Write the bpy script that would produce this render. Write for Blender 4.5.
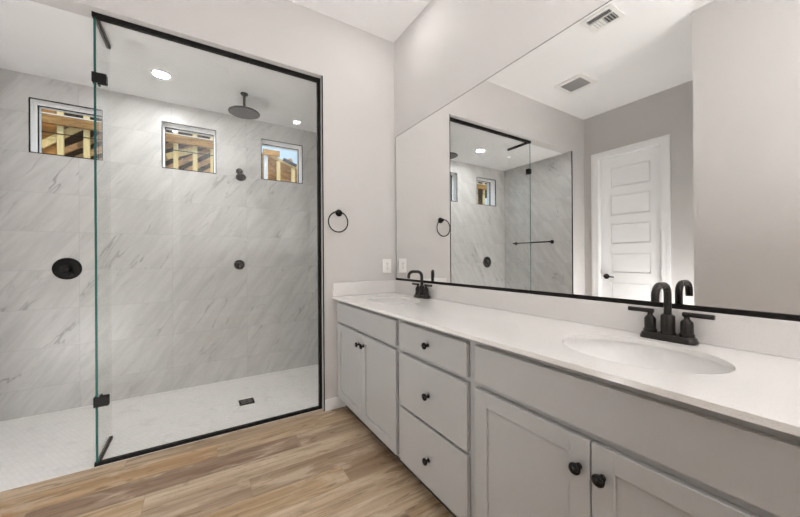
import bpy, bmesh, math, random
from mathutils import Matrix, Vector
S = bpy.context.scene
COL = S.collection
for o in list(bpy.data.objects): bpy.data.objects.remove(o, do_unlink=True)

# ------------------------------------------------------------------ camera
CX, CY, CZ = -1.4304, -2.3953, 1.1653
YAW, PITCH, ROLL = 0.55325, 0.0007, 0.0065
fw = Vector((math.sin(YAW)*math.cos(PITCH), math.cos(YAW)*math.cos(PITCH), math.sin(PITCH)))
rt = Vector((math.cos(YAW), -math.sin(YAW), 0)); up = rt.cross(fw)
r2 = rt*math.cos(ROLL) - up*math.sin(ROLL); u2 = up*math.cos(ROLL) + rt*math.sin(ROLL)
cam = bpy.data.objects.new('camera', bpy.data.cameras.new('camera')); COL.objects.link(cam)
cam.matrix_world = Matrix(((r2.x, u2.x, -fw.x, CX), (r2.y, u2.y, -fw.y, CY), (r2.z, u2.z, -fw.z, CZ), (0, 0, 0, 1)))
cam.data.sensor_width = 36; cam.data.lens = 319.71/800*36; cam.data.clip_start = 0.02
S.camera = cam

# ------------------------------------------------------------------ world, sun, exposure
W = bpy.data.worlds.new('sky'); S.world = W; W.use_nodes = True
wn = W.node_tree.nodes; wl = W.node_tree.links
tc = wn.new('ShaderNodeTexCoord'); sp = wn.new('ShaderNodeSeparateXYZ'); rp = wn.new('ShaderNodeValToRGB')
rp.color_ramp.elements[0].position = 0.0; rp.color_ramp.elements[0].color = (0.75, 0.86, 0.92, 1)
rp.color_ramp.elements[1].position = 0.6; rp.color_ramp.elements[1].color = (0.30, 0.58, 0.85, 1)
wl.new(tc.outputs['Generated'], sp.inputs[0]); wl.new(sp.outputs[2], rp.inputs[0])
wl.new(rp.outputs[0], wn['Background'].inputs[0]); wn['Background'].inputs[1].default_value = 1.25
sun = bpy.data.objects.new('sun', bpy.data.lights.new('sun', 'SUN')); COL.objects.link(sun)
sun.data.energy = 2.2; sun.data.angle = 0.01; sun.data.color = (1, 0.93, 0.82)
sun.rotation_euler = Vector((-0.25, 0.60, -0.80)).to_track_quat('-Z', 'Y').to_euler()
al = bpy.data.objects.new('added_fill_light', bpy.data.lights.new('added_fill_light', 'AREA')); COL.objects.link(al)
al.data.shape = 'RECTANGLE'; al.data.size = 1.2; al.data.size_y = 1.2; al.data.energy = 100; al.data.color = (1.0, 0.99, 0.98)
al.location = (-0.9, -3.8, 1.2); al.rotation_euler = (math.pi, 0, 0)     # added fill light without a fixture, faces the ceiling behind the viewer
a2 = bpy.data.objects.new('added_fill_light', bpy.data.lights.new('added_fill_light', 'AREA')); COL.objects.link(a2)
a2.data.shape = 'RECTANGLE'; a2.data.size = 0.5; a2.data.size_y = 0.5; a2.data.energy = 36; a2.data.color = (1.0, 0.99, 0.98)
a2.location = (-2.68, -1.15, 0.06); a2.rotation_euler = Vector((0.24, 0.34, 0.90)).to_track_quat('-Z', 'Y').to_euler()      # second added fill, no lamp stands here; faces the ceiling by the door
S.view_settings.view_transform = 'Standard'; S.view_settings.look = 'None'
S.view_settings.gamma = 1; S.view_settings.use_curve_mapping = False
S.view_settings.exposure = -0.12
CAN = 50.0            # radiance of the recessed lamps
S.cycles.denoising_prefilter = 'FAST'; S.cycles.max_bounces = 14; S.cycles.diffuse_bounces = 8; S.cycles.glossy_bounces = 8
S.cycles.transparent_max_bounces = 24; S.cycles.transmission_bounces = 12

# ------------------------------------------------------------------ node helpers
class NT:
    def __init__(s, name):
        s.m = bpy.data.materials.new(name); s.m.use_nodes = True
        s.n = s.m.node_tree.nodes; s.l = s.m.node_tree.links
        s.b = s.n['Principled BSDF']
    def new(s, t, **k):
        x = s.n.new(t)
        for a, v in k.items(): setattr(x, a, v)
        return x
    def put(s, sock, v):
        if isinstance(v, bpy.types.NodeSocket): s.l.new(v, sock)
        else: sock.default_value = v
    def math(s, op, a, b=0.0, c=0.0, clamp=False):
        x = s.new('ShaderNodeMath', operation=op, use_clamp=clamp)
        s.put(x.inputs[0], a); s.put(x.inputs[1], b); s.put(x.inputs[2], c); return x.outputs[0]
    def vec(s, a, b, c):
        x = s.new('ShaderNodeCombineXYZ')
        for i, v in enumerate((a, b, c)): s.put(x.inputs[i], v)
        return x.outputs[0]
    def pos(s):
        g = s.new('ShaderNodeNewGeometry'); q = s.new('ShaderNodeSeparateXYZ'); s.l.new(g.outputs['Position'], q.inputs[0])
        return g.outputs['Position'], q.outputs[0], q.outputs[1], q.outputs[2]
    def noise(s, v, scale, detail=4, rough=0.5, dist=0.0):
        x = s.new('ShaderNodeTexNoise'); s.put(x.inputs['Vector'], v)
        x.inputs['Scale'].default_value = scale; x.inputs['Detail'].default_value = detail
        x.inputs['Roughness'].default_value = rough; x.inputs['Distortion'].default_value = dist
        return x.outputs['Fac']
    def white(s, v):
        x = s.new('ShaderNodeTexWhiteNoise', noise_dimensions='3D'); s.put(x.inputs['Vector'], v); return x
    def ramp(s, f, stops):
        x = s.new('ShaderNodeValToRGB'); s.put(x.inputs[0], f); e = x.color_ramp.elements
        while len(e) < len(stops): e.new(0.5)
        for k, (p, c) in zip(e, stops):
            k.position = p; k.color = (*c, 1) if len(c) == 3 else c
        return x.outputs[0]
    def mix(s, f, a, b, mode='MIX'):
        x = s.new('ShaderNodeMix', data_type='RGBA', blend_type=mode)
        s.put(x.inputs[0], f); s.put(x.inputs[6], a); s.put(x.inputs[7], b); return x.outputs[2]
    def smooth(s, v, lo, hi):
        x = s.new('ShaderNodeMapRange', interpolation_type='SMOOTHSTEP')
        s.put(x.inputs[0], v); x.inputs[1].default_value = lo; x.inputs[2].default_value = hi; return x.outputs[0]
    def bump(s, h, strength, dist=0.002):
        x = s.new('ShaderNodeBump'); x.inputs['Strength'].default_value = strength; x.inputs['Distance'].default_value = dist
        s.put(x.inputs['Height'], h); s.l.new(x.outputs[0], s.b.inputs['Normal'])
    def base(s, c, rough=0.5, metal=0.0, spec=0.5):
        s.put(s.b.inputs['Base Color'], (*c, 1) if isinstance(c, tuple) else c)
        s.put(s.b.inputs['Roughness'], rough); s.b.inputs['Metallic'].default_value = metal
        s.b.inputs['Specular IOR Level'].default_value = spec
def c4(c): return (*c, 1)

def paint(name, col, rough=0.6, tex=0.08, scale=160, spec=0.3):
    t = NT(name); p = t.pos()[0]
    n = t.noise(p, 3.0, 3)
    t.base(t.mix(n, c4(tuple(x*0.985 for x in col)), c4(tuple(min(1, x*1.015) for x in col))), rough, 0, spec)
    if tex: t.bump(t.noise(p, scale, 2), tex)
    return t.m
def satin(name, col, rough=0.35, metal=0.0, spec=0.5):
    t = NT(name); p = t.pos()[0]
    n = t.noise(p, 60, 3)
    t.base(c4(col) if False else t.mix(n, c4(tuple(x*0.96 for x in col)), c4(tuple(min(1, x*1.04) for x in col))), rough, metal, spec)
    return t.m
def arch_glass(name, tint):
    t = NT(name); t.n.remove(t.b)
    tr = t.new('ShaderNodeBsdfTransparent'); tr.inputs[0].default_value = (*tint, 1)
    gl = t.new('ShaderNodeBsdfGlossy'); gl.inputs['Roughness'].default_value = 0.0
    lw = t.new('ShaderNodeLayerWeight'); lw.inputs[0].default_value = 0.5
    f = t.math('MULTIPLY_ADD', t.math('POWER', lw.outputs['Facing'], 5.0), 0.40, 0.035)
    mx = t.new('ShaderNodeMixShader'); t.put(mx.inputs[0], f)
    t.l.new(tr.outputs[0], mx.inputs[1]); t.l.new(gl.outputs[0], mx.inputs[2])
    t.l.new(mx.outputs[0], t.n['Material Output'].inputs[0]); return t.m
def lamp_mat(name, strength, col):
    t = NT(name); t.base((0.9, 0.9, 0.9), 0.5)
    t.b.inputs['Emission Color'].default_value = (*col, 1); t.b.inputs['Emission Strength'].default_value = strength
    return t.m

def marble(name, axis, u0):
    t = NT(name); P, x, y, z = t.pos(); u = x if axis == 'x' else y
    TU, TV = 0.605, 0.2965
    a = t.math('DIVIDE', t.math('SUBTRACT', u, u0), TU); b = t.math('DIVIDE', t.math('SUBTRACT', z, 0.205), TV)
    iu, iv = t.math('FLOOR', a), t.math('FLOOR', b)
    fu, fv = t.math('FRACT', a), t.math('FRACT', b)
    du = t.math('MULTIPLY', t.math('MINIMUM', fu, t.math('SUBTRACT', 1.0, fu)), TU)
    dv = t.math('MULTIPLY', t.math('MINIMUM', fv, t.math('SUBTRACT', 1.0, fv)), TV)
    d = t.math('MINIMUM', du, dv)
    grout = t.math('SUBTRACT', 1.0, t.smooth(d, 0.0008, 0.0022))
    wn_ = t.white(t.vec(iu, iv, 3.3 if axis == 'x' else 7.7)); sx = t.new('ShaderNodeSeparateColor'); t.l.new(wn_.outputs['Color'], sx.inputs[0])
    # coordinates along (s) and across (q) the diagonal veins, shifted for every tile
    ang = math.radians(55); ca, sa = math.cos(ang), math.sin(ang)
    s = t.math('ADD', t.math('MULTIPLY', u, ca), t.math('MULTIPLY', z, sa))
    q = t.math('SUBTRACT', t.math('MULTIPLY', z, ca), t.math('MULTIPLY', u, sa))
    s = t.math('ADD', s, t.math('MULTIPLY', sx.outputs[0], 9.0)); q = t.math('ADD', q, t.math('MULTIPLY', sx.outputs[1], 9.0))
    zz = t.math('MULTIPLY', sx.outputs[2], 5.0)
    cloud = t.noise(t.vec(t.math('MULTIPLY', s, 0.8), t.math('MULTIPLY', q, 5.0), zz), 2.6, 6, 0.62, 0.3)
    v1 = t.noise(t.vec(t.math('MULTIPLY', s, 0.42), t.math('MULTIPLY', q, 2.4), zz), 2.0, 4, 0.52, 0.25)
    v2 = t.noise(t.vec(t.math('MULTIPLY', s, 0.42), t.math('MULTIPLY', q, 3.6), t.math('ADD', zz, 11.0)), 3.0, 4, 0.55, 0.3)
    r1 = t.math('SUBTRACT', 1.0, t.smooth(t.math('ABSOLUTE', t.math('SUBTRACT', v1, 0.53)), 0.0, 0.010))
    r2_ = t.math('SUBTRACT', 1.0, t.smooth(t.math('ABSOLUTE', t.math('SUBTRACT', v2, 0.5)), 0.0, 0.026))
    patch = t.smooth(t.noise(t.vec(t.math('MULTIPLY', s, 0.6), q, zz), 3.0, 2), 0.46, 0.64)
    patch2 = t.smooth(t.noise(t.vec(q, s, zz), 2.6, 2), 0.5, 0.72)
    c = t.mix(t.smooth(cloud, 0.28, 0.72), c4((0.465, 0.46, 0.45)), c4((0.565, 0.558, 0.548)))
    c = t.mix(t.math('MULTIPLY', t.math('MULTIPLY', r1, patch), 0.66), c, c4((0.24, 0.237, 0.233)))
    c = t.mix(t.math('MULTIPLY', t.math('MULTIPLY', r2_, patch2), 0.38), c, c4((0.34, 0.335, 0.33)))
    c = t.mix(t.math('MULTIPLY', grout, 0.8), c, c4((0.42, 0.415, 0.41)))
    t.base(c, 0.33, 0, 0.4); t.bump(t.math('SUBTRACT', 1.0, grout), 0.25, 0.001)
    return t.m

def wood_floor():
    t = NT('wood_look_tile'); P, x, y, z = t.pos()
    PW, PL = 0.1545, 1.22
    b = t.math('DIVIDE', t.math('ADD', y, 0.062), PW); iv = t.math('FLOOR', b); fv = t.math('FRACT', b)
    off = t.math('FRACT', t.math('ADD', t.math('MULTIPLY', iv, 0.37), 0.0))
    a = t.math('ADD', t.math('DIVIDE', t.math('ADD', x, 1.36), PL), t.math('ADD', off, 0.37)); iu = t.math('FLOOR', a); fu = t.math('FRACT', a)
    du = t.math('MULTIPLY', t.math('MINIMUM', fu, t.math('SUBTRACT', 1.0, fu)), PL)
    dv = t.math('MULTIPLY', t.math('MINIMUM', fv, t.math('SUBTRACT', 1.0, fv)), PW)
    joint = t.math('SUBTRACT', 1.0, t.smooth(t.math('MINIMUM', du, dv), 0.0008, 0.002))
    w = t.white(t.vec(iu, iv, 1.7)); sx = t.new('ShaderNodeSeparateColor'); t.l.new(w.outputs['Color'], sx.inputs[0])
    gx = t.math('ADD', x, t.math('MULTIPLY', sx.outputs[0], 7.0)); gy = t.math('ADD', y, t.math('MULTIPLY', sx.outputs[1], 7.0)); gz = t.math('MULTIPLY', sx.outputs[2], 6.0)
    broad = t.noise(t.vec(t.math('MULTIPLY', gx, 0.55), t.math('MULTIPLY', gy, 6.0), gz), 2.2, 3, 0.5, 0.5)
    fine = t.noise(t.vec(t.math('MULTIPLY', gx, 1.0), t.math('MULTIPLY', gy, 26.0), gz), 3.0, 6, 0.65, 0.8)
    knot = t.noise(t.vec(t.math('MULTIPLY', gx, 1.6), t.math('MULTIPLY', gy, 6.5), gz), 2.6, 3, 0.55, 1.6)
    tone = t.ramp(sx.outputs[1], [(0.0, (0.56, 0.365, 0.205)), (0.25, (0.60, 0.46, 0.31)), (0.5, (0.30, 0.20, 0.145)), (0.75, (0.74, 0.61, 0.46)), (1.0, (0.44, 0.285, 0.175))])
    c = t.mix(t.smooth(broad, 0.3, 0.7), t.mix(1.0, tone, c4((0.70, 0.66, 0.63)), 'MULTIPLY'), t.mix(0.30, tone, c4((0.60, 0.51, 0.41))))
    c = t.mix(t.math('MULTIPLY', t.smooth(fine, 0.46, 0.70), 0.62), c, c4((0.22, 0.155, 0.10)))
    c = t.mix(t.math('MULTIPLY', t.smooth(knot, 0.55, 0.72), 0.7), c, c4((0.20, 0.13, 0.08)))
    haze = t.noise(t.vec(t.math('MULTIPLY', gx, 0.9), t.math('MULTIPLY', gy, 3.0), t.math('ADD', gz, 9.0)), 3.0, 4, 0.6, 0.6)
    c = t.mix(t.math('MULTIPLY', t.smooth(haze, 0.52, 0.66), 0.62), c, c4((0.66, 0.56, 0.45)))
    saw = t.noise(t.vec(t.math('MULTIPLY', gx, 30.0), t.math('MULTIPLY', gy, 6.0), gz), 4.0, 3, 0.5, 0.2)
    c = t.mix(t.math('MULTIPLY', t.smooth(saw, 0.55, 0.75), 0.16), c, c4((0.30, 0.21, 0.14)))
    c = t.mix(t.math('MULTIPLY', joint, 0.55), c, c4((0.30, 0.25, 0.20)))
    hsv = t.new('ShaderNodeHueSaturation'); hsv.inputs['Saturation'].default_value = 1.14; hsv.inputs['Value'].default_value = 1.04; t.put(hsv.inputs['Color'], c); c = hsv.outputs[0]
    t.base(c, 0.42, 0, 0.35); t.bump(t.math('SUBTRACT', 1.0, joint), 0.25, 0.001)
    return t.m

def hex_mosaic():
    t = NT('white_hexagon_mosaic'); P, x, y, z = t.pos(); Wd = 0.027; R3 = math.sqrt(3)
    px, py = t.math('DIVIDE', x, Wd), t.math('DIVIDE', y, Wd)
    def cell(ox, oy):
        ax = t.math('SUBTRACT', t.math('FLOORED_MODULO', t.math('SUBTRACT', px, ox), 1.0), 0.5)
        ay = t.math('SUBTRACT', t.math('FLOORED_MODULO', t.math('SUBTRACT', py, oy), R3), R3/2)
        return ax, ay
    A, B = cell(0, 0), cell(0.5, R3/2)
    la = t.math('ADD', t.math('MULTIPLY', A[0], A[0]), t.math('MULTIPLY', A[1], A[1]))
    lb = t.math('ADD', t.math('MULTIPLY', B[0], B[0]), t.math('MULTIPLY', B[1], B[1]))
    pick = t.math('LESS_THAN', la, lb)
    gx = t.math('ADD', t.math('MULTIPLY', A[0], pick), t.math('MULTIPLY', B[0], t.math('SUBTRACT', 1.0, pick)))
    gy = t.math('ADD', t.math('MULTIPLY', A[1], pick), t.math('MULTIPLY', B[1], t.math('SUBTRACT', 1.0, pick)))
    ax, ay = t.math('ABSOLUTE', gx), t.math('ABSOLUTE', gy)
    hd = t.math('MAXIMUM', ax, t.math('ADD', t.math('MULTIPLY', ax, 0.5), t.math('MULTIPLY', ay, R3/2)))
    gr = t.smooth(hd, 0.445, 0.48)
    idx = t.white(t.vec(t.math('ROUND', t.math('MULTIPLY', t.math('SUBTRACT', px, gx), 2.0)), t.math('ROUND', t.math('MULTIPLY', t.math('SUBTRACT', py, gy), 2.0)), 0.0))
    c = t.mix(t.smooth(idx.outputs['Value'], 0.0, 1.0), c4((0.91, 0.902, 0.89)), c4((0.95, 0.942, 0.93)))
    c = t.mix(t.math('MULTIPLY', t.smooth(t.noise(P, 9, 4, 0.6, 1.0), 0.55, 0.7), 0.35), c, c4((0.66, 0.65, 0.64)))
    c = t.mix(gr, c, c4((0.80, 0.795, 0.785)))
    t.base(c, 0.45, 0, 0.35); t.bump(t.math('SUBTRACT', 1.0, gr), 0.2, 0.001); return t.m

def quartz(name, col, rough):
    t = NT(name); P = t.pos()[0]
    f1 = t.smooth(t.noise(P, 300, 2), 0.58, 0.70); f2 = t.smooth(t.noise(P, 200, 2), 0.62, 0.75)
    c = t.mix(t.math('MULTIPLY', f1, 0.28), c4(col), c4((0.42, 0.39, 0.36)))
    c = t.mix(t.math('MULTIPLY', f2, 0.25), c, c4((0.86, 0.85, 0.83)))
    t.base(c, rough, 0, 0.5); return t.m

def timber(name, a, b, axis=0):
    t = NT(name); P, x, y, z = t.pos()
    k = [5.0, 5.0, 5.0]; k[axis] = 0.8
    n = t.noise(t.vec(t.math('MULTIPLY', x, k[0]), t.math('MULTIPLY', y, k[1]), t.math('MULTIPLY', z, k[2])), 4.0, 5, 0.6, 0.8)
    t.base(t.mix(t.smooth(n, 0.3, 0.7), c4(a), c4(b)), 0.75, 0, 0.2); return t.m

M = {}
M['wall'] = paint('greige_wall_paint', (0.578, 0.561, 0.549), 0.62, 0.16, 120)
M['ceil'] = paint('white_ceiling_paint', (0.80, 0.793, 0.787), 0.75, 0.12, 110)
M['trimw'] = paint('white_trim_paint', (0.84, 0.84, 0.84), 0.35, 0)
M['cab'] = paint('light_grey_cabinet_paint', (0.405, 0.405, 0.402), 0.42, 0, spec=0.4)
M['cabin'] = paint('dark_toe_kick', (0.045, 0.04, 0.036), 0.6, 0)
M['black'] = satin('matte_black_metal', (0.011, 0.0105, 0.010), 0.48, 0.0, 0.14)
M['bronze'] = satin('black_bronze_faucet_metal', (0.030, 0.028, 0.026), 0.30, 0.5, 0.4)
M['knob'] = satin('gloss_black_knob', (0.005, 0.005, 0.005), 0.25, 0.0, 0.25)
M['glass'] = arch_glass('clear_shower_glass', (0.990, 0.996, 0.994))
M['pane'] = arch_glass('window_glass', (0.985, 0.988, 0.985))
M['edge'] = satin('teal_glass_edge', (0.02, 0.095, 0.085), 0.15, 0.0, 0.5)
M['tile'] = marble('marble_wall_tile', 'x', -2.265)
M['tile_side'] = marble('marble_side_wall_tile', 'y', -0.10)
M['wood'] = wood_floor(); M['hex'] = hex_mosaic()
M['quartz'] = quartz('white_speckled_quartz', (0.79, 0.78, 0.768), 0.16)
M['splash'] = quartz('white_speckled_backsplash', (0.74, 0.725, 0.712), 0.25)
M['china'] = satin('white_sink_china', (0.78, 0.772, 0.765), 0.10)
M['plastic'] = satin('white_outlet_plastic', (0.82, 0.81, 0.79), 0.35)
M['slot'] = satin('dark_slot', (0.05, 0.05, 0.05), 0.6)
M['ventgap'] = satin('dark_vent_gap', (0.10, 0.10, 0.10), 0.8)
M['vent'] = satin('white_vent_metal', (0.74, 0.73, 0.71), 0.45)
M['ventgrey'] = satin('grey_fan_grille', (0.36, 0.35, 0.34), 0.6)
M['lamp'] = lamp_mat('lamp_lens', CAN*1.75, (1.0, 0.98, 0.95))
M['lampsh'] = lamp_mat('shower_lamp_lens', CAN*8.5, (1.0, 0.99, 0.975))
M['chrome'] = satin('chrome_drain', (0.6, 0.6, 0.6), 0.2, 1.0)
mm = NT('silver_mirror'); mm.base((0.93, 0.935, 0.93), 0.0, 1.0); M['mirror'] = mm.m
M['stud'] = timber('yellow_stud_timber', (0.80, 0.55, 0.22), (0.90, 0.70, 0.36), 2)
M['beam'] = timber('brown_beam_timber', (0.30, 0.14, 0.045), (0.52, 0.28, 0.09), 0)
M['rafter'] = timber('brown_rafter_timber', (0.50, 0.27, 0.12), (0.68, 0.42, 0.22), 0)
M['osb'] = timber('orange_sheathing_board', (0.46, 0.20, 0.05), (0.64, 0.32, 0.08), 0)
M['plate'] = paint('pale_plate_timber', (0.80, 0.76, 0.74), 0.7, 0)
M['innershade'] = timber('shade_darkened_board', (0.07, 0.04, 0.02), (0.14, 0.08, 0.04), 0)  # board colour darkened to imitate the shade inside the house
M['dirt'] = paint('bare_ground', (0.36, 0.30, 0.24), 0.9, 0)
M['stucco'] = paint('exterior_board', (0.5, 0.45, 0.4), 0.9, 0)

# ------------------------------------------------------------------ mesh helpers
def bm_new(): return bmesh.new()
def box(bm, x0, x1, y0, y1, z0, z1, bev=0.0, seg=2):
    r = bmesh.ops.create_cube(bm, size=1.0)
    vs = r['verts']
    bmesh.ops.scale(bm, vec=(abs(x1-x0), abs(y1-y0), abs(z1-z0)), verts=vs)
    bmesh.ops.translate(bm, vec=((x0+x1)/2, (y0+y1)/2, (z0+z1)/2), verts=vs)
    if bev:
        es = list({e for v in vs for e in v.link_edges})
        bmesh.ops.bevel(bm, geom=es, offset=bev, segments=seg, profile=0.5, affect='EDGES')
def ring(bm, c, r, ax, n, ref=None):
    ax = Vector(ax).normalized()
    a = Vector(ref) if ref is not None else (Vector((0, 0, 1)) if abs(ax.z) < 0.9 else Vector((1, 0, 0)))
    a = (a - ax*a.dot(ax)).normalized(); b = ax.cross(a)
    return [bm.verts.new(Vector(c) + (a*math.cos(2*math.pi*i/n) + b*math.sin(2*math.pi*i/n))*r) for i in range(n)]
def bridge(bm, A, B):
    n = len(A)
    for i in range(n): bm.faces.new((A[i], A[(i+1) % n], B[(i+1) % n], B[i]))
def lathe(bm, base, ax, prof, n=32):
    """prof: list of (distance along the axis, radius), capped at both ends"""
    ax = Vector(ax).normalized(); rs = [ring(bm, Vector(base)+ax*h, max(r, 1e-4), ax, n) for h, r in prof]
    for A, B in zip(rs, rs[1:]): bridge(bm, A, B)
    bm.faces.new(rs[0][::-1]); bm.faces.new(rs[-1])
def tube(bm, pts, r, n=16, closed=False):
    pts = [Vector(p) for p in pts]; k = len(pts); rr = r if isinstance(r, (list, tuple)) else [r]*k
    ref = None; rs = []
    for i, p in enumerate(pts):
        if closed: d = pts[(i+1) % k]-pts[(i-1) % k]
        else: d = pts[min(i+1, k-1)]-pts[max(i-1, 0)]
        d.normalize()
        if ref is None:
            ref = Vector((0, 0, 1)) if abs(d.z) < 0.9 else Vector((0, 1, 0))
        ref = (ref - d*ref.dot(d)).normalized()
        rs.append(ring(bm, p, rr[i], d, n, ref))
    for A, B in zip(rs, rs[1:]): bridge(bm, A, B)
    if closed: bridge(bm, rs[-1], rs[0])
    else: bm.faces.new(rs[0][::-1]); bm.faces.new(rs[-1])
def bar(bm, p, q, w, d, up=(0, 0, 1)):
    """a board of width w (across) and depth d between two points; up gives the depth direction"""
    p, q = Vector(p), Vector(q); a = (q-p).normalized(); u = Vector(up); u = (u-a*u.dot(a)).normalized(); s = a.cross(u)
    v = [bm.verts.new(e + s*i*w/2 + u*j*d/2) for e in (p, q) for i, j in ((-1, -1), (1, -1), (1, 1), (-1, 1))]
    for f in ((3, 2, 1, 0), (4, 5, 6, 7), (0, 1, 5, 4), (1, 2, 6, 5), (2, 3, 7, 6), (3, 0, 4, 7)): bm.faces.new([v[i] for i in f])
def arc(c, r, a0, a1, n, ux, uz):
    ux, uz = Vector(ux), Vector(uz)
    return [Vector(c)+(ux*math.cos(a0+(a1-a0)*i/n)+uz*math.sin(a0+(a1-a0)*i/n))*r for i in range(n+1)]
def link(name, bm, mat, parent=None, smooth=None):
    bmesh.ops.recalc_face_normals(bm, faces=bm.faces)
    me = bpy.data.meshes.new(name)
    if smooth is not None:
        for f in bm.faces: f.smooth = True
    bm.to_mesh(me); bm.free()
    if smooth is not None:
        me.set_sharp_from_angle(angle=math.radians(smooth))
    for m in (mat if isinstance(mat, list) else [mat]): me.materials.append(m)
    o = bpy.data.objects.new(name, me); COL.objects.link(o)
    if parent is not None: o.parent = parent; o.matrix_parent_inverse = parent.matrix_world.inverted()
    return o
def tag(o, label, cat, group=None):
    o['label'] = label; o['category'] = cat
    if group: o['group'] = group
    return o
def thing(name, label, cat, loc, group=None):
    o = bpy.data.objects.new(name, None); COL.objects.link(o); o.location = loc; o.empty_display_size = 0.05
    o.matrix_world = Matrix.Translation(loc)
    return tag(o, label, cat, group)
def bx(name, mat, parent, *a, bev=0.0, smooth=None, seg=2):
    bm = bm_new(); box(bm, *a, bev=bev, seg=seg); return link(name, bm, mat, parent, smooth)
def struct(o): o['kind'] = 'structure'; return o
def sbox(name, mat, *a): return struct(bx(name, mat, None, *a))
def grid_wall(name, us, vs, holes, w0, w1, axis, mat, hole_mat=None):
    """slab with rectangular holes; us/vs are the breakpoints, holes the (i,j) cells left open"""
    bm = bm_new(); nu, nv = len(us)-1, len(vs)-1
    def pt(u, v, w): return (u, w, v) if axis == 'y' else (w, u, v)
    cache = {}
    def V(i, j, w):
        k = (i, j, w)
        if k not in cache: cache[k] = bm.verts.new(pt(us[i], vs[j], (w0, w1)[w]))
        return cache[k]
    solid = lambda i, j: 0 <= i < nu and 0 <= j < nv and (i, j) not in holes
    for i in range(nu):
        for j in range(nv):
            if not solid(i, j): continue
            for w in (0, 1): bm.faces.new([V(i, j, w), V(i+1, j, w), V(i+1, j+1, w), V(i, j+1, w)])
            for di, dj, a, b in ((-1, 0, (i, j), (i, j+1)), (1, 0, (i+1, j), (i+1, j+1)), (0, -1, (i, j), (i+1, j)), (0, 1, (i, j+1), (i+1, j+1))):
                if not solid(i+di, j+dj):
                    f = bm.faces.new([V(*a, 0), V(*b, 0), V(*b, 1), V(*a, 1)])
                    if hole_mat and (i+di, j+dj) in holes: f.material_index = 1
    return struct(link(name, bm, [mat, hole_mat] if hole_mat else mat))

# ------------------------------------------------------------------ the setting
H = 3.05; HS = 2.5736; XO = -0.6425; XL = -2.745; YB = 1.112; WT = 0.12
XW = -3.034; XB = -1.79; YE = -1.493; YR = -5.0
sbox('floor', M['wood'], -3.2, 0.1, YR-0.1, 0.045, -0.08, 0.0)
sbox('floor_shower', M['hex'], -2.9, 0.1, 0.045, YB+0.02, -0.08, 0.001)
sbox('ceiling', M['ceil'], -3.3, 0.15, YR-0.15, WT, H, H+0.08)
sbox('ceiling_shower', M['ceil'], -2.95, 0.15, WT, YB+0.15, HS, HS+0.08)
sbox('wall_right', M['wall'], 0.0, 0.12, YR, 0.0, 0.0, H)
grid_wall('wall_far', [XW-0.12, XL-0.009, XO+0.009, 0.12], [0.0, HS, H], {(1, 0)}, 0.0, WT, 'y', M['wall'])
# door wall with its doorway
DY0, DY1, DZ = -0.865, -0.185, 2.452
grid_wall('wall_left', [YE-0.6, DY0, DY1, 0.0], [0.0, DZ, H], {(1, 0)}, XW-0.12, XW, 'x', M['wall'])
grid_wall('wall_near', [YR, YE], [0.0, H], set(), XB-0.12, XB, 'x', M['wall'])
sbox('wall_end', M['wall'], XW, XB-0.12, YE-0.12, YE, 0.0, H)
sbox('wall_behind', M['wall'], XB-0.12, 0.12, YR-0.1, YR, 0.0, H)
# tiled shower walls
WX = [(-2.531, -2.126), (-1.728, -1.320), (-0.914, -0.507)]; WZ0, WZ1 = 1.990, 2.394
us = [XL-0.12] + [v for w in WX for v in w] + [0.12]
grid_wall('wall_shower_back', us, [0.0, WZ0, WZ1, HS], {(1, 1), (3, 1), (5, 1)}, YB, YB+0.17, 'y', M['tile'], M['trimw'])
bm = bm_new(); box(bm, XL-0.12, XL, WT, YB, 0.0, HS); box(bm, XL-0.0088, XL, 0.0, WT, 0.0, HS); struct(link('wall_shower_left', bm, M['tile_side']))
sbox('wall_jamb', M['tile_side'], XO, XO+0.0088, 0.0, WT, 0.0, HS)
sbox('wall_shower_right', M['tile_side'], 0.0, 0.12, WT, YB, 0.0, HS)
# black metal edge trims at the shower opening
sbox('trim_1', M['black'], XO-0.002, XO+0.004, -0.003, 0.008, 0.0, HS)
sbox('trim_2', M['black'], XL-0.004, XL+0.003, -0.003, 0.008, 0.0, HS)
# windows
for k, (x0, x1) in enumerate(WX):
    r = bpy.data.objects.new('window_%d' % (k+1), None); COL.objects.link(r); r.location = ((x0+x1)/2, YB, WZ0); r.matrix_world = Matrix.Translation(r.location); struct(r)
    bm = bm_new(); e = 0.005
    for a in ((x0-e, x1+e, WZ0-e, WZ0), (x0-e, x1+e, WZ1, WZ1+e), (x0-e, x0, WZ0, WZ1), (x1, x1+e, WZ0, WZ1)):
        box(bm, a[0], a[1], YB-0.003, YB+0.01, a[2], a[3])
    link('edge_trim', bm, M['black'], r)
    bm = bm_new(); y0, y1 = YB+0.090, YB+0.165; f = 0.012
    for a in ((x0, x1, WZ0, WZ0+f), (x0, x1, WZ1-f, WZ1), (x0, x0+f, WZ0+f, WZ1-f), (x1-f, x1, WZ0+f, WZ1-f)):
        box(bm, a[0], a[1], y0, y1, a[2], a[3])
    link('window_frame', bm, M['trimw'], r)
    bm = bm_new(); g = 0.004
    for a in ((x0+f, x1-f, WZ0+f, WZ0+f+g), (x0+f, x1-f, WZ1-f-g, WZ1-f), (x0+f, x0+f+g, WZ0+f+g, WZ1-f-g), (x1-f-g, x1-f, WZ0+f+g, WZ1-f-g)):
        box(bm, a[0], a[1], y0+0.004, y0+0.02, a[2], a[3])
    link('gasket', bm, M['black'], r)
    bx('window_pane', M['pane'], r, x0+f+g, x1-f-g, y0+0.008, y0+0.014, WZ0+f+g, WZ1-f-g)
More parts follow.
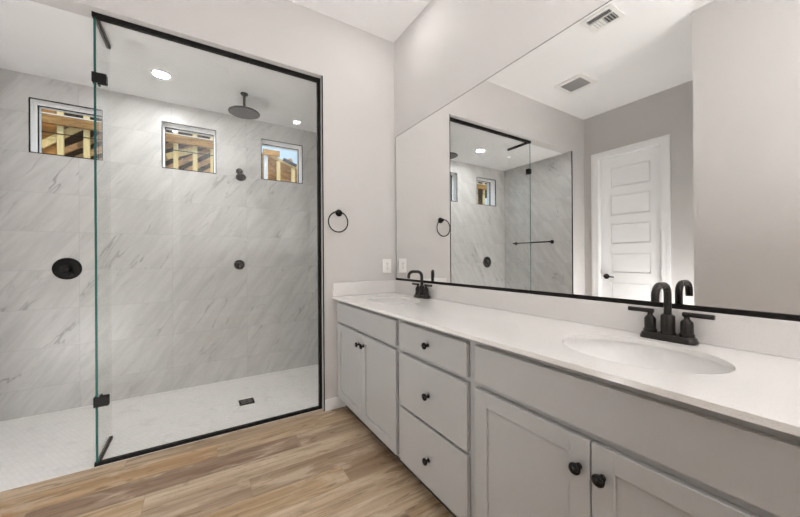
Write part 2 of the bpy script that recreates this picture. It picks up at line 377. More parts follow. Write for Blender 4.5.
# baseboards
def baseboard(name, *a):
    bm = bm_new(); box(bm, *a, bev=0.004, seg=1); struct(link(name, bm, M['trimw'])); 
baseboard('baseboard_far', XO+0.004, 0.0, -0.014, 0.0, 0.0, 0.088)
baseboard('baseboard_left', XW, XW+0.014, YE, DY0-0.087, 0.0, 0.088)
baseboard('baseboard_near', XB, XB+0.014, YR, YE, 0.0, 0.088)
baseboard('baseboard_behind', XB, 0.0, YR, YR+0.014, 0.0, 0.088)
baseboard('baseboard_end', XW, XB-0.12, YE, YE+0.014, 0.0, 0.088)
# the door across the room
dr = bpy.data.objects.new('door_1', None); COL.objects.link(dr); dr.location = (XW, (DY0+DY1)/2, 0); dr.matrix_world = Matrix.Translation(dr.location); struct(dr)
XD = XW-0.045
bm = bm_new(); box(bm, XD-0.04, XD-0.012, DY0+0.006, DY1-0.006, 0.008, DZ-0.008)
PZ = [(2.06, 2.31), (1.70, 1.955), (1.338, 1.59), (0.97, 1.215), (0.60, 0.845), (0.23, 0.478)]; PY0, PY1 = -0.742, -0.312
yb = [DY0+0.006, PY0, PY1, DY1-0.006]; zb = [0.008] + [v for p in PZ[::-1] for v in p] + [DZ-0.008]
for j in range(len(zb)-1):          # raised rails and stiles round the sunk panels
    if j % 2 == 0: box(bm, XD-0.012, XD, yb[0], yb[3], zb[j], zb[j+1])
    else:
        box(bm, XD-0.012, XD, yb[0], yb[1], zb[j], zb[j+1]); box(bm, XD-0.012, XD, yb[2], yb[3], zb[j], zb[j+1])
        box(bm, XD-0.013, XD-0.004, yb[1]+0.009, yb[2]-0.009, zb[j]+0.009, zb[j+1]-0.009, bev=0.004, seg=1)
link('door_slab', bm, M['trimw'], dr)
bm = bm_new(); cw = 0.083
for a in ((DY0-cw, DY0, 0, DZ), (DY1, DY1+cw, 0, DZ), (DY0-cw, DY1+cw, DZ, DZ+cw)):
    box(bm, XW, XW+0.012, *a); 
for a in ((DY0-cw, DY0-cw+0.03, 0, DZ+cw-0.03), (DY1+cw-0.03, DY1+cw, 0, DZ+cw-0.03), (DY0-cw, DY1+cw, DZ+cw-0.03, DZ+cw)):
    box(bm, XW+0.012, XW+0.019, *a)
for a in ((DY0, DY0+0.004, 0, DZ), (DY1-0.004, DY1, 0, DZ), (DY0+0.004, DY1-0.004, DZ-0.004, DZ)):
    box(bm, XW-0.12, XW, *a)
link('door_casing', bm, M['trimw'], dr)
bm = bm_new(); yk, zk = -0.255, 0.917
lathe(bm, (XD, yk, zk), (1, 0, 0), [(0, 0.034), (0.008, 0.034), (0.012, 0.028), (0.014, 0.013), (0.045, 0.012), (0.052, 0.011)], 24)
tube(bm, [(XD+0.045, yk, zk), (XD+0.047, yk-0.03, zk+0.002), (XD+0.046, yk-0.07, zk-0.002), (XD+0.042, yk-0.105, zk-0.004)], [0.010, 0.0095, 0.0085, 0.007], 12)
link('door_lever', bm, M['black'], dr, 40)

# ------------------------------------------------------------------ recessed lamps
def can(x, y, z, label, lens, group, r=0.085):
    t = thing('recessed_light', label, 'ceiling light', (x, y, z), group)
    bm = bm_new(); n = 40
    prof = [(0.0, r), (-0.004, r-0.002), (-0.006, r-0.018), (-0.003, r-0.035), (0.0, r-0.035)]
    rs = [ring(bm, (x, y, z+h), q, (0, 0, 1), n) for h, q in prof]
    for A, B in zip(rs, rs[1:]): bridge(bm, A, B)
    link('trim_ring', bm, M['trimw'], t, 50)
    bm = bm_new(); lathe(bm, (x, y, z-0.0005), (0, 0, -1), [(0, r-0.035), (0.002, r-0.0355)], n)
    link('lens', bm, lens, t)
    return t
can(-1.69, 0.612, HS, 'round white recessed light in the shower ceiling left of the rain head', M['lampsh'], None)
can(-0.317, -0.49, H, 'round recessed light in the ceiling over the far sink', M['lamp'], None)
can(-0.317, -1.96, H, 'round recessed light over the near sink seen reflected in the shower glass', M['lamp'], None)

# ------------------------------------------------------------------ vanity
XF, XR, XT = -0.555, -0.535, -0.47     # door faces, face frame, toe kick
def knob(parent, y, z):
    bm = bm_new()
    lathe(bm, (XF, y, z), (-1, 0, 0), [(0.0, 0.0085), (0.003, 0.0085), (0.005, 0.006), (0.013, 0.0055), (0.017, 0.010), (0.019, 0.0150), (0.023, 0.0160), (0.027, 0.0145), (0.0295, 0.009), (0.0305, 0.002)], 28)
    return link('knob', bm, M['knob'], parent, 50)
def slab_front(name, parent, y0, y1, z0, z1):
    return bx(name, M['cab'], parent, XF, XR-0.0005, y0, y1, z0, z1, bev=0.0022, seg=2)
def shaker(parent, y0, y1, z0, z1):
    bm = bm_new(); s = 0.057
    box(bm, XF, XR-0.0005, y0, y0+s, z0, z1, bev=0.002, seg=1); box(bm, XF, XR-0.0005, y1-s, y1, z0, z1, bev=0.002, seg=1)
    box(bm, XF, XR-0.0005, y0+s-0.002, y1-s+0.002, z0, z0+s, bev=0.002, seg=1); box(bm, XF, XR-0.0005, y0+s-0.002, y1-s+0.002, z1-s, z1, bev=0.002, seg=1)
    box(bm, XF+0.009, XR-0.0005, y0+s-0.004, y1-s+0.004, z0+s-0.004, z1-s+0.004)
    return link('door', bm, M['cab'], parent)
def carcass(parent, y0, y1, z1=0.8605):
    bm = bm_new()
    box(bm, XR, XR+0.02, y0, y1, 0.098, z1)                       # face frame
    box(bm, XR+0.02, -0.004, y0, y0+0.016, 0.098, z1); box(bm, XR+0.02, -0.004, y1-0.016, y1, 0.098, z1)
    box(bm, XR+0.02, -0.004, y0+0.016, y1-0.016, 0.098, 0.114); box(bm, -0.012, -0.004, y0+0.016, y1-0.016, 0.114, z1)
    link('carcass', bm, M['cab'], parent)
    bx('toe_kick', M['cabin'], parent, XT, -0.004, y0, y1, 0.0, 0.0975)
GV = 'grey vanity cabinets under the quartz counter'
A0, A1 = -0.944, -0.004
t = thing('vanity_cabinet', 'grey two-door sink cabinet farthest along the vanity, against the far wall', 'cabinet', (-0.27, (A0+A1)/2, 0), GV)
carcass(t, A0, A1)
slab_front('false_front', t, -0.925, -0.052, 0.698, 0.835)
d = shaker(t, -0.486, -0.052, 0.113, 0.675); knob(d, -0.462, 0.604)
d = shaker(t, -0.925, -0.4895, 0.113, 0.675); knob(d, -0.530, 0.607)
B0, B1 = -1.489, -0.9445
t = thing('vanity_cabinet', 'grey cabinet with three slab drawers in the middle of the vanity', 'cabinet', (-0.27, (B0+B1)/2, 0), GV)
carcass(t, B0, B1)
for z0, z1, zk in ((0.698, 0.835, 0.768), (0.405, 0.675, 0.536), (0.113, 0.392, 0.243)):
    d = slab_front('drawer', t, -1.466, -0.966, z0, z1); knob(d, -1.216, zk)
C0, C1 = -2.420, -1.4895
t = thing('vanity_cabinet', 'grey two-door sink cabinet nearest the viewer with a wide blank top panel', 'cabinet', (-0.27, (C0+C1)/2, 0), GV)
carcass(t, C0, C1)
slab_front('false_front', t, -2.375, -1.511, 0.698, 0.835)
d = shaker(t, -1.9335, -1.511, 0.113, 0.675); knob(d, -1.905, 0.594)
d = shaker(t, -2.375, -1.937, 0.113, 0.675); knob(d, -1.966, 0.597)

# counter with two oval openings
ZC, ZB = 0.8765, 0.8605; XC = -0.575; YC0, YC1 = -2.44, -0.001
SINKS = [(-0.292, -0.474), (-0.292, -1.937)]; SA, SB = 0.214, 0.172   # half length along y, half depth along x
def counter():
    bm = bm_new(); n = 64
    def quad(x0, x1, y0, y1):
        T = [bm.verts.new((x, y, ZC)) for x, y in ((x0, y0), (x1, y0), (x1, y1), (x0, y1))]
        Bm = [bm.verts.new((x, y, ZB)) for x, y in ((x0, y0), (x1, y0), (x1, y1), (x0, y1))]
        bm.faces.new(T); bm.faces.new(Bm[::-1])
    x0, x1 = XC, -0.0005; segs = []; cuts = [YC0]
    for sx, sy in SINKS[::-1]: cuts += [sy-0.26, sy+0.26]
    cuts.append(YC1)
    for i in range(0, len(cuts)-1, 2): quad(x0, x1, cuts[i], cuts[i+1])
    for (sx, sy) in SINKS:
        ya, yb_ = sy-0.26, sy+0.26
        angs = sorted([2*math.pi*i/n for i in range(n)] + [math.atan2(cy-sy, cx-sx) % (2*math.pi) for cx in (x0, x1) for cy in (ya, yb_)])
        inn, out = [], []
        for a in angs:
            dx, dy = math.cos(a), math.sin(a)
            k = 1/math.sqrt((dx/SB)**2+(dy/SA)**2); inn.append((sx+dx*k, sy+dy*k))
            tx = ((x1-sx)/dx if dx > 0 else (x0-sx)/dx) if abs(dx) > 1e-9 else 9
            ty = ((yb_-sy)/dy if dy > 0 else (ya-sy)/dy) if abs(dy) > 1e-9 else 9
            k = min(tx, ty); out.append((sx+dx*k, sy+dy*k))
        it = [bm.verts.new((*p, ZC)) for p in inn]; ot = [bm.verts.new((*p, ZC)) for p in out]
        ib = [bm.verts.new((*p, ZB)) for p in inn]; ob = [bm.verts.new((*p, ZB)) for p in out]
        bridge(bm, it, ot); bridge(bm, ob, ib); bridge(bm, ib, it)
    # outer edges
    for p, q in (((x0, YC0), (x0, YC1)), ((x1, YC0), (x1, YC1)), ((x0, YC0), (x1, YC0)), ((x0, YC1), (x1, YC1))):
        bm.faces.new([bm.verts.new((*p, ZC)), bm.verts.new((*q, ZC)), bm.verts.new((*q, ZB)), bm.verts.new((*p, ZB))])
    bmesh.ops.remove_doubles(bm, verts=bm.verts, dist=1e-5)
    return link('countertop', bm, M['quartz'])
tag(counter(), 'long white speckled quartz countertop over the grey cabinets', 'countertop')
ZS = 0.982
bx0 = bx('backsplash', M['splash'], None, -0.02, -0.0005, YC0, -0.0215, ZC+0.0003, ZS, bev=0.0015, seg=1)
tag(bx0, 'long low white quartz backsplash along the counter under the mirror', 'backsplash')
bx0 = bx('side_splash', M['splash'], None, XC+0.003, -0.0005, -0.0205, -0.0005, ZC+0.0003, ZS, bev=0.0015, seg=1)
tag(bx0, 'short white quartz splash at the counter end against the far wall', 'backsplash')
def sink(sx, sy, label):
    t = thing('sink', label, 'sink', (sx, sy, ZB-0.0003), 'undermount sinks')
    bm = bm_new(); n = 48; prof = []
    for k in range(13):
        a = k/12*math.pi/2; prof.append((1.035*math.cos(a)**0.7 if k < 12 else 0.10, ZB-0.0003-0.135*math.sin(a)))
    prof = [(1.12, ZB-0.0003)] + prof[:12] + [(0.13, ZB-0.1355)]
    def el(k, z, dz=0): return [bm.verts.new((sx+SB*k*math.cos(2*math.pi*i/n), sy+SA*k*math.sin(2*math.pi*i/n), z+dz)) for i in range(n)]
    rs = [el(k, z) for k, z in prof]
    for P_, Q in zip(rs, rs[1:]): bridge(bm, P_, Q)
    ro = [el(k+0.04, z, -0.012) for k, z in prof]
    for P_, Q in zip(ro, ro[1:]): bridge(bm, Q, P_)
    bridge(bm, ro[0], rs[0]); bm.faces.new(rs[-1]); bm.faces.new(ro[-1])
    link('basin', bm, M['china'], t, 60)
    bm = bm_new(); lathe(bm, (sx, sy, ZB-0.1352), (0, 0, 1), [(0, 0.026), (0.003, 0.026), (0.005, 0.021), (0.0055, 0.003)], 28)
    link('drain', bm, M['bronze'], t, 40)
sink(*SINKS[0], 'white oval undermount sink at the far end of the counter')
sink(*SINKS[1], 'white oval undermount sink at the near end of the counter')

# faucets
def faucet(fx, fy, label, turn=0.0):
    z0 = ZC+0.0002; t = thing('faucet', label, 'faucet', (fx, fy, z0), 'black two-handle faucets')
    bm = bm_new()
    def stad(hl, hw, z):
        v = []
        for k in range(32):
            a = 2*math.pi*k/32; c, s = math.cos(a), math.sin(a)
            v.append(bm.verts.new((fx+hw*math.copysign(abs(c)**0.8, c), fy+math.copysign(max(0, hl-hw), s)*min(1, abs(s)*6)+hw*math.copysign(abs(s)**0.8, s), z)))
        return v
    rs = [stad(0.080, 0.029, z0), stad(0.080, 0.029, z0+0.009), stad(0.0775, 0.027, z0+0.0115), stad(0.0765, 0.0255, z0+0.018), stad(0.073, 0.023, z0+0.021)]
    for P_, Q in zip(rs, rs[1:]): bridge(bm, P_, Q)
    bm.faces.new(rs[0][::-1]); bm.faces.new(rs[-1])
    link('base_plate', bm, M['bronze'], t, 40)
    bm = bm_new(); zt = z0+0.0212
    lathe(bm, (fx, fy, zt), (0, 0, 1), [(0, 0.0225), (0.006, 0.0225), (0.008, 0.0205), (0.062, 0.0205), (0.066, 0.019), (0.0705, 0.0115)], 32)
    top = z0+0.192; rr = 0.033
    pts = [(fx, fy, zt+0.068), (fx, fy, top-rr-0.03), (fx, fy, top-rr-0.01)] + arc((fx-rr, fy, top-rr), rr, 0, math.pi/2, 8, (1, 0, 0), (0, 0, 1)) \
        + arc((fx-0.066, fy, top-rr), rr, math.pi/2, math.pi*0.96, 8, (1, 0, 0), (0, 0, 1)) + [(fx-0.1005, fy, top-0.051)]
    turn_m = Matrix.Translation((fx, fy, 0)) @ Matrix.Rotation(-turn, 4, 'Z') @ Matrix.Translation((-fx, -fy, 0))
    tube(bm, [turn_m @ Vector(p) for p in pts], 0.0112, 20)
    link('spout', bm, M['bronze'], t, 40)
    for s in (1, -1):
        hy = fy+s*0.0515; bm = bm_new()
        lathe(bm, (fx, hy, zt), (0, 0, 1), [(0, 0.0205), (0.010, 0.0205), (0.012, 0.0172), (0.047, 0.0172), (0.051, 0.0155), (0.059, 0.0085), (0.062, 0.0075), (0.070, 0.0075)], 28)
        h = link('handle', bm, M['bronze'], t, 40)
        bm = bm_new(); zl = zt+0.0745
        tube(bm, [(fx, hy-s*0.011, zl), (fx, hy-s*0.0095, zl), (fx, hy+s*0.067, zl), (fx, hy+s*0.0685, zl)], [0.0068, 0.0082, 0.0082, 0.0068], 16)
        link('lever', bm, M['bronze'], h, 40)
faucet(-0.056, -0.473, 'black two-handle gooseneck faucet behind the far sink', math.radians(50))
faucet(-0.056, -1.938, 'black two-handle gooseneck faucet behind the near sink')

# mirror
MY0, MY1, MZ0, MZ1 = -2.44, -0.030, 0.984, 2.2139
t = thing('mirror', 'huge frameless wall mirror above the vanity backsplash', 'mirror', (0, (MY0+MY1)/2, MZ0))
bx('mirror_glass', M['mirror'], t, -0.006, -0.0005, MY0, MY1, MZ0+0.003, MZ1)
bm = bm_new(); box(bm, -0.0075, -0.0005, MY0, MY1, MZ1, MZ1+0.0022); box(bm, -0.0075, -0.0005, MY1, MY1+0.0022, MZ0+0.003, MZ1+0.0022)
link('edge_shade_strip', bm, satin('grey_mirror_edge_shade', (0.16, 0.16, 0.155), 0.3), t)  # grey strip stands in for the refraction and shadow line along the glass
bx('bottom_channel', M['black'], t, -0.0125, -0.0065, MY0, MY1, MZ0-0.0015, MZ0+0.0155)

# ------------------------------------------------------------------ shower screen
YG = 0.060; XG = -1.945; GT = 0.010
def pane(name, parent, x0, x1, y0, y1, z0, z1, edges):
    bm = bm_new(); box(bm, x0, x1, y0, y1, z0, z1)
    bm.normal_update(); thin = min(range(3), key=lambda i: (x1-x0, y1-y0, z1-z0)[i])
    for f in bm.faces:
        if edges and f.normal.y < -0.9: f.material_index = 1
    return link(name, bm, [M['glass'], M['edge']], parent)
t = thing('shower_screen', 'clear glass shower screen in black channels with a short return pane', 'shower glass', ((XG+XO)/2, YG, 0))
pane('glass_pane', t, XG+0.0065, XO-0.014, YG-GT/2, YG+GT/2, 0.006, 2.556, 0)
bx('top_channel', M['black'], t, XG-0.011, XO-0.0005, YG-0.014, YG+0.014, HS-0.027, HS-0.0005)
bx('bottom_channel', M['black'], t, XG-0.011, XO-0.0005, YG-0.012, YG+0.012, 0.0012, 0.021)
bx('side_channel', M['black'], t, XO-0.022, XO-0.0005, YG-0.014, YG+0.014, 0.021, HS-0.027)
for z in (2.178, 0.335):
    bm = bm_new()
    box(bm, XG-0.007, XG+0.052, YG-0.016, YG-0.0055, z, z+0.056, bev=0.0015, seg=1); box(bm, XG+0.012, XG+0.052, YG+0.0055, YG+0.016, z, z+0.056, bev=0.0015, seg=1)
    box(bm, XG-0.013, XG-0.0057, YG-0.016, YG+0.045, z, z+0.056, bev=0.0015, seg=1); box(bm, XG+0.0055, XG+0.016, YG+0.016, YG+0.045, z, z+0.056, bev=0.0015, seg=1)
    link('clamp', bm, M['black'], t)
pane('glass_pane', t, XG-0.0055, XG+0.0055, YG-0.0055, 0.38, 0.006, 2.556, 1)
bx('top_channel', M['black'], t, XG-0.010, XG+0.010, YG+0.0145, 0.38, HS-0.024, HS-0.0005)
bx('bottom_channel', M['black'], t, XG-0.009, XG+0.009, YG+0.0125, 0.38, 0.0012, 0.019)

# ------------------------------------------------------------------ shower fittings
RX, RY = -1.122, 0.60
t = thing('rain_shower', 'round black rain shower head hanging from the shower ceiling', 'shower head', (RX, RY, HS))
bm = bm_new(); lathe(bm, (RX, RY, HS-0.0003), (0, 0, -1), [(0, 0.030), (0.006, 0.030), (0.012, 0.026), (0.014, 0.012)], 28); link('flange', bm, M['black'], t, 40)
bm = bm_new(); lathe(bm, (RX, RY, HS-0.010), (0, 0, -1), [(0, 0.011), (0.105, 0.011), (0.108, 0.016), (0.125, 0.016)], 20); link('arm', bm, M['black'], t, 40)
bm = bm_new(); lathe(bm, (RX, RY, HS-0.135), (0, 0, -1), [(0, 0.018), (0.010, 0.024), (0.018, 0.050), (0.022, 0.119), (0.026, 0.122), (0.031, 0.122), (0.033, 0.117), (0.034, 0.02)], 48)
hd = link('head', bm, M['black'], t, 40)
M['face'] = satin('grey_spray_face', (0.10, 0.098, 0.096), 0.5, 0, 0.3); M['nozzle'] = satin('grey_nozzle_rubber', (0.16, 0.16, 0.16), 0.6)
bm = bm_new(); lathe(bm, (RX, RY, HS-0.1685), (0, 0, -1), [(0, 0.116), (0.0012, 0.115), (0.0015, 0.03)], 48); link('spray_face', bm, M['face'], hd, 40)
bm = bm_new()
for k, nn in ((0.025, 6), (0.05, 12), (0.075, 18), (0.10, 24)):
    for i in range(nn):
        a = 2*math.pi*i/nn; lathe(bm, (RX+k*math.cos(a), RY+k*math.sin(a), HS-0.1697), (0, 0, -1), [(0, 0.003), (0.002, 0.002)], 6)
noz = link('nozzles', bm, M['nozzle'], hd); noz['kind'] = 'stuff'
t = thing('wall_shower', 'small black shower head on the tiled back wall under the rain head', 'shower head', (-1.118, YB, 2.034))
bm = bm_new(); lathe(bm, (-1.118, YB-0.0003, 2.034), (0, -1, 0), [(0, 0.030), (0.006, 0.030), (0.011, 0.024), (0.012, 0.012)], 28); link('flange', bm, M['black'], t, 40)
bm = bm_new(); tube(bm, [(-1.118, YB-0.008, 2.034), (-1.118, YB-0.06, 2.034), (-1.118, YB-0.095, 2.022), (-1.118, YB-0.12, 1.99), (-1.118, YB-0.132, 1.968)], 0.0095, 16); link('arm', bm, M['black'], t, 40)
ax = Vector((0, -0.55, -0.83)).normalized()
bm = bm_new(); lathe(bm, Vector((-1.118, YB-0.128, 1.975)), ax, [(0, 0.012), (0.012, 0.016), (0.026, 0.040), (0.032, 0.044), (0.040, 0.044), (0.043, 0.040), (0.044, 0.01)], 32); link('head', bm, M['black'], t, 40)
# big valve
vx, vz = -2.334, 1.104
t = thing('shower_valve', 'large round black shower valve low on the tiled wall beside the glass edge', 'shower valve', (vx, YB, vz))
bm = bm_new(); lathe(bm, (vx, YB-0.0003, vz), (0, -1, 0), [(0, 0.085), (0.004, 0.085), (0.008, 0.080), (0.010, 0.062), (0.0115, 0.058), (0.0125, 0.046)], 48); link('escutcheon', bm, M['black'], t, 35)
bm = bm_new(); lathe(bm, (vx, YB-0.012, vz), (0, -1, 0), [(0, 0.034), (0.004, 0.034), (0.010, 0.029), (0.030, 0.028), (0.046, 0.026), (0.050, 0.022), (0.051, 0.005)], 32)
tube(bm, [(vx, YB-0.045, vz), (vx+0.02, YB-0.056, vz-0.03), (vx+0.03, YB-0.06, vz-0.06)], [0.010, 0.008, 0.007], 12); link('handle', bm, M['black'], t, 40)
vx, vz = -1.123, 1.117
t = thing('shower_valve', 'small round black diverter valve under the rain head on the back wall', 'shower valve', (vx, YB, vz))
bm = bm_new(); lathe(bm, (vx, YB-0.0003, vz), (0, -1, 0), [(0, 0.047), (0.004, 0.047), (0.008, 0.043), (0.009, 0.034)], 40); link('escutcheon', bm, M['black'], t, 35)
bm = bm_new(); lathe(bm, (vx, YB-0.009, vz), (0, -1, 0), [(0, 0.028), (0.006, 0.026), (0.026, 0.024), (0.034, 0.021), (0.036, 0.004)], 28)
tube(bm, [(vx, YB-0.034, vz), (vx-0.012, YB-0.04, vz-0.02), (vx-0.017, YB-0.042, vz-0.04)], [0.007, 0.006, 0.005], 10); link('handle', bm, M['black'], t, 40)
# floor drain
dx, dy = -1.129, 0.497
t = thing('shower_drain', 'square black drain grate in the white mosaic shower floor', 'drain', (dx, dy, 0))
bm = bm_new(); q = 0.055
for a in ((-q, q, -q, -q+0.012), (-q, q, q-0.012, q), (-q, -q+0.012, -q+0.012, q-0.012), (q-0.012, q, -q+0.012, q-0.012)):
    box(bm, dx+a[0], dx+a[1], dy+a[2], dy+a[3], 0.0012, 0.005)
link('frame', bm, M['black'], t)
bm = bm_new(); box(bm, dx-q+0.012, dx+q-0.012, dy-q+0.012, dy+q-0.012, 0.0012, 0.002); 
link('sump', bm, M['slot'], t)
bm = bm_new()
for k in range(5):
    yy = dy-0.034+k*0.017; box(bm, dx-q+0.012, dx+q-0.012, yy-0.004, yy+0.004, 0.002, 0.0045)
for k in (-0.018, 0.018): box(bm, dx+k-0.003, dx+k+0.003, dy-q+0.012, dy+q-0.012, 0.002, 0.0042)
link('grate', bm, satin('dark_grey_grate', (0.11, 0.11, 0.11), 0.35, 0.6), t)
# towel bar on the shower side wall (seen in the mirror)
t = thing('towel_bar', 'long black towel bar on the marble side wall reflected in the mirror', 'towel bar', (XL, 0.59, 1.39))
for y in (0.290, 0.893):
    bm = bm_new(); lathe(bm, (XL+0.0003, y, 1.39), (1, 0, 0), [(0, 0.026), (0.006, 0.026), (0.010, 0.021), (0.012, 0.011), (0.052, 0.0105), (0.062, 0.013), (0.068, 0.012)], 24); link('post', bm, M['black'], t, 40)
bm = bm_new(); lathe(bm, (XL+0.055, 0.30, 1.39), (0, 1, 0), [(0, 0.0085), (0.583, 0.0085)], 16); link('bar', bm, M['black'], t, 40)
# towel ring
tx, tz = -0.516, 1.528
t = thing('towel_ring', 'round black towel ring on the far wall beside the shower opening', 'towel ring', (tx, 0, tz))
bm = bm_new(); lathe(bm, (tx, -0.0003, tz), (0, -1, 0), [(0, 0.027), (0.006, 0.027), (0.010, 0.022), (0.012, 0.012), (0.030, 0.0115), (0.036, 0.014), (0.042, 0.013)], 28); link('post', bm, M['black'], t, 40)
bm = bm_new(); R = 0.079
tube(bm, [(tx-0.015+R*math.cos(2*math.pi*k/56), -0.030, tz-0.073+R*math.sin(2*math.pi*k/56)) for k in range(56)], 0.0047, 12, closed=True); link('ring', bm, M['black'], t, 60)
# outlet
ox, oz = -0.0845, 1.104
t = thing('outlet', 'white duplex wall outlet on the far wall by the mirror corner', 'outlet', (ox, 0, oz))
bx('cover_plate', M['plastic'], t, ox-0.041, ox+0.041, -0.007, -0.0003, oz-0.062, oz+0.062, bev=0.003, seg=2)
for dz in (0.0205, -0.0205):
    bm = bm_new(); box(bm, ox-0.017, ox+0.017, -0.0095, -0.0071, oz+dz-0.0155, oz+dz+0.0155, bev=0.001, seg=1); s = link('socket', bm, M['plastic'], t)
    bm = bm_new(); box(bm, ox-0.008, ox-0.0055, -0.0102, -0.0096, oz+dz-0.002, oz+dz+0.007); box(bm, ox+0.0055, ox+0.008, -0.0102, -0.0096, oz+dz-0.002, oz+dz+0.006)
    lathe(bm, (ox, -0.0096, oz+dz-0.008), (0, -1, 0), [(0, 0.0026), (0.0006, 0.0026)], 10); link('slots', bm, M['slot'], s)
bm = bm_new(); lathe(bm, (ox, -0.0071, oz), (0, -1, 0), [(0, 0.0033), (0.0012, 0.003)], 12); link('screw', bm, M['chrome'], t)

# ceiling vents, seen in the mirror
gx0, gx1, gy0, gy1 = -1.395, -1.170, -1.210, -0.975
t = thing('ceiling_vent', 'white three-way air register with open louvres on the reflected ceiling nearer the mirror', 'vent', ((gx0+gx1)/2, (gy0+gy1)/2, H))
bm = bm_new(); f = 0.032
for a in ((gx0, gx1, gy0, gy0+f), (gx0, gx1, gy1-f, gy1), (gx0, gx0+f, gy0+f, gy1-f), (gx1-f, gx1, gy0+f, gy1-f)): box(bm, a[0], a[1], a[2], a[3], H-0.007, H-0.0003)
link('frame', bm, M['vent'], t)
bx('duct_back', M['ventgap'], t, gx0+f, gx1-f, gy0+f, gy1-f, H-0.0013, H-0.0003)
bm = bm_new(); xa, xb, ya, yb2 = gx0+f, gx1-f, gy0+f, gy1-f
xm = xb-0.055
for k in range(3):
    x = xb-0.008-k*0.018; bar(bm, (x, ya, H-0.007), (x, yb2, H-0.007), 0.012, 0.0014, (0.7, 0, 0.7))
for k in range(8):
    y = ya+0.01+k*(yb2-ya-0.02)/7; s = -0.7 if k < 4 else 0.7
    bar(bm, (xa, y, H-0.007), (xm-0.004, y, H-0.007), 0.015, 0.0014, (0, s, 0.7))
box(bm, xm-0.003, xm+0.001, ya, yb2, H-0.012, H-0.002); box(bm, xa, xm, (ya+yb2)/2-0.002, (ya+yb2)/2+0.002, H-0.012, H-0.002)
link('louvres', bm, M['vent'], t)
gx0, gx1, gy0, gy1 = -2.19, -1.885, -0.605, -0.295
t = thing('ceiling_vent', 'square exhaust fan with grey grille on the reflected ceiling toward the door', 'vent', ((gx0+gx1)/2, (gy0+gy1)/2, H))
bm = bm_new(); f = 0.045
for a in ((gx0, gx1, gy0, gy0+f), (gx0, gx1, gy1-f, gy1), (gx0, gx0+f, gy0+f, gy1-f), (gx1-f, gx1, gy0+f, gy1-f)): box(bm, a[0], a[1], a[2], a[3], H-0.010, H-0.0003)
link('frame', bm, M['vent'], t)
bx('duct_back', M['ventgap'], t, gx0+f, gx1-f, gy0+f, gy1-f, H-0.0013, H-0.0003)
bm = bm_new()
for k in range(14):
    x = gx0+f+0.008+k*(gx1-gx0-2*f-0.016)/13; box(bm, x-0.0045, x+0.0045, gy0+f, gy1-f, H-0.009, H-0.002)
link('grille', bm, M['ventgrey'], t)

# ------------------------------------------------------------------ outside: the neighbour's house in framing
YH = 4.5; K = (YH-CY)/(3.0-CY)
def hx(x3): return CX+(x3-CX)*K
def hz(z3): return CZ+(z3-CZ)*K
t = thing('house_frame', 'unfinished timber house frame outside the shower windows', 'house frame', (-2, YH, -0.3))
studs = [hx(v) for v in (-6.5, -6.27, -6.04, -5.81, -5.58, -5.35, -5.12, -4.89, -4.66, -4.43, -4.2, -3.97, -3.74, -3.55, -3.33, -3.10, -2.875, -2.644, -2.415, -2.19, -1.96, -1.738, -1.513, -1.298, -1.07, -0.84)]
for x in studs:
    bx('stud', M['stud'], t, x-0.036, x+0.036, YH, YH+0.04, -0.3, hz(3.4))
for x3, ztop in ((-0.383, 2.745), (-0.154, 2.672), (0.06, 2.60)):
    x = hx(x3); bx('stud', M['stud'], t, x-0.036, x+0.036, YH, YH+0.04, -0.3, hz(ztop))
x = hx(-0.575); bx('post', M['plate'], t, x-0.036, x+0.036, YH-0.02, YH+0.04, -0.3, hz(2.90))
bx('top_plate', M['plate'], t, hx(-6.7), hx(-0.86), YH-0.05, YH-0.002, hz(2.889), hz(2.906))
bx('header_beam', M['beam'], t, hx(-6.7), hx(-0.86), YH-0.07, YH-0.002, hz(2.785), hz(2.8885))
bx('strap', M['black'], t, hx(-6.7), hx(-0.86), YH-0.012, YH-0.003, hz(2.682), hz(2.690))
for (xa, za, xb, zb_) in ((-3.06, 2.53, -2.70, 2.84), (-1.845, 2.60, -1.50, 2.76)):
    bm = bm_new(); bar(bm, (hx(xa), YH+0.075, hz(za)), (hx(xb), YH+0.075, hz(zb_)), 0.035, 0.10, (0, 0, 1)); link('brace', bm, M['stud'], t)
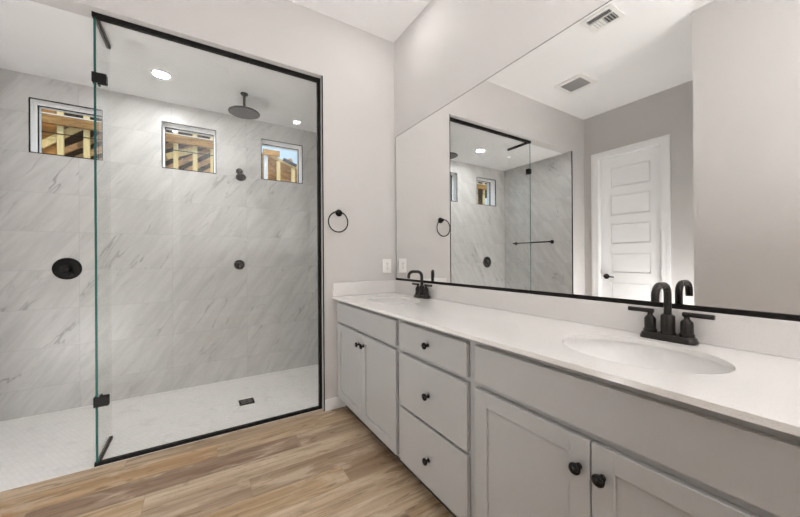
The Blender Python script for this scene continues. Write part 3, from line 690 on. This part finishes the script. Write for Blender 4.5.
for k in range(12):
    x3 = -3.2+k*0.235
    bm = bm_new(); bar(bm, (hx(x3), YH+0.42, hz(2.38)), (hx(x3+0.75), YH+0.42, hz(2.90)), 0.04, 0.085, (0, 0, 1)); link('rafter', bm, M['rafter'], t)
bx('inner_wall', M['innershade'], t, hx(-6.9), hx(-0.80), YH+2.4, YH+2.45, -0.3, hz(3.5))
bx('shading_roof_deck', M['innershade'], t, hx(-6.9), hx(-0.84), YH+0.05, YH+2.4, hz(3.08), hz(3.11))  # roof slab added to keep sun off the house interior
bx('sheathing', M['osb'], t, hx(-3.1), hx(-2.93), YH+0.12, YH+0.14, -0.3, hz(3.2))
# the roof edge sloping down to the right in the third window
p0, p1 = Vector((hx(-0.62), YH+0.02, hz(2.86))), Vector((hx(0.15), YH+0.02, hz(2.60)))
bm = bm_new(); bar(bm, p0, p1, 0.05, 0.045, (0, 0, 1)); link('roof_rafter', bm, M['stud'], t)
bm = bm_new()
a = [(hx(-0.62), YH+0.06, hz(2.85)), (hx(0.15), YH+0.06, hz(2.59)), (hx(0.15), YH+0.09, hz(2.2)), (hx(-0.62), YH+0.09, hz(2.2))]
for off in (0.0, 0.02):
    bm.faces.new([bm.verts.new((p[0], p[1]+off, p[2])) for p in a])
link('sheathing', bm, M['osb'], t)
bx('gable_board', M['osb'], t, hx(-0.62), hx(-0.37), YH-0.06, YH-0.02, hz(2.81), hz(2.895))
for k in range(3):
    bm = bm_new(); bar(bm, (hx(-0.50), YH+0.05, hz(2.70-k*0.09)), (hx(0.15), YH+0.05, hz(2.47-k*0.09)), 0.03, 0.03, (0, 0, 1)); link('rafter', bm, M['beam'], t)
bm = bm_new(); bar(bm, (hx(-0.315), YH-0.03, hz(2.785)), (hx(-0.11), YH-0.03, hz(2.705)), 0.06, 0.05, (0, 0, 1)); link('roof_flashing', bm, satin('dark_blue_flashing', (0.03, 0.05, 0.07), 0.5), t)
sbox('ground', M['dirt'], -14, 12, YB+0.17, 20, -0.4, -0.3)
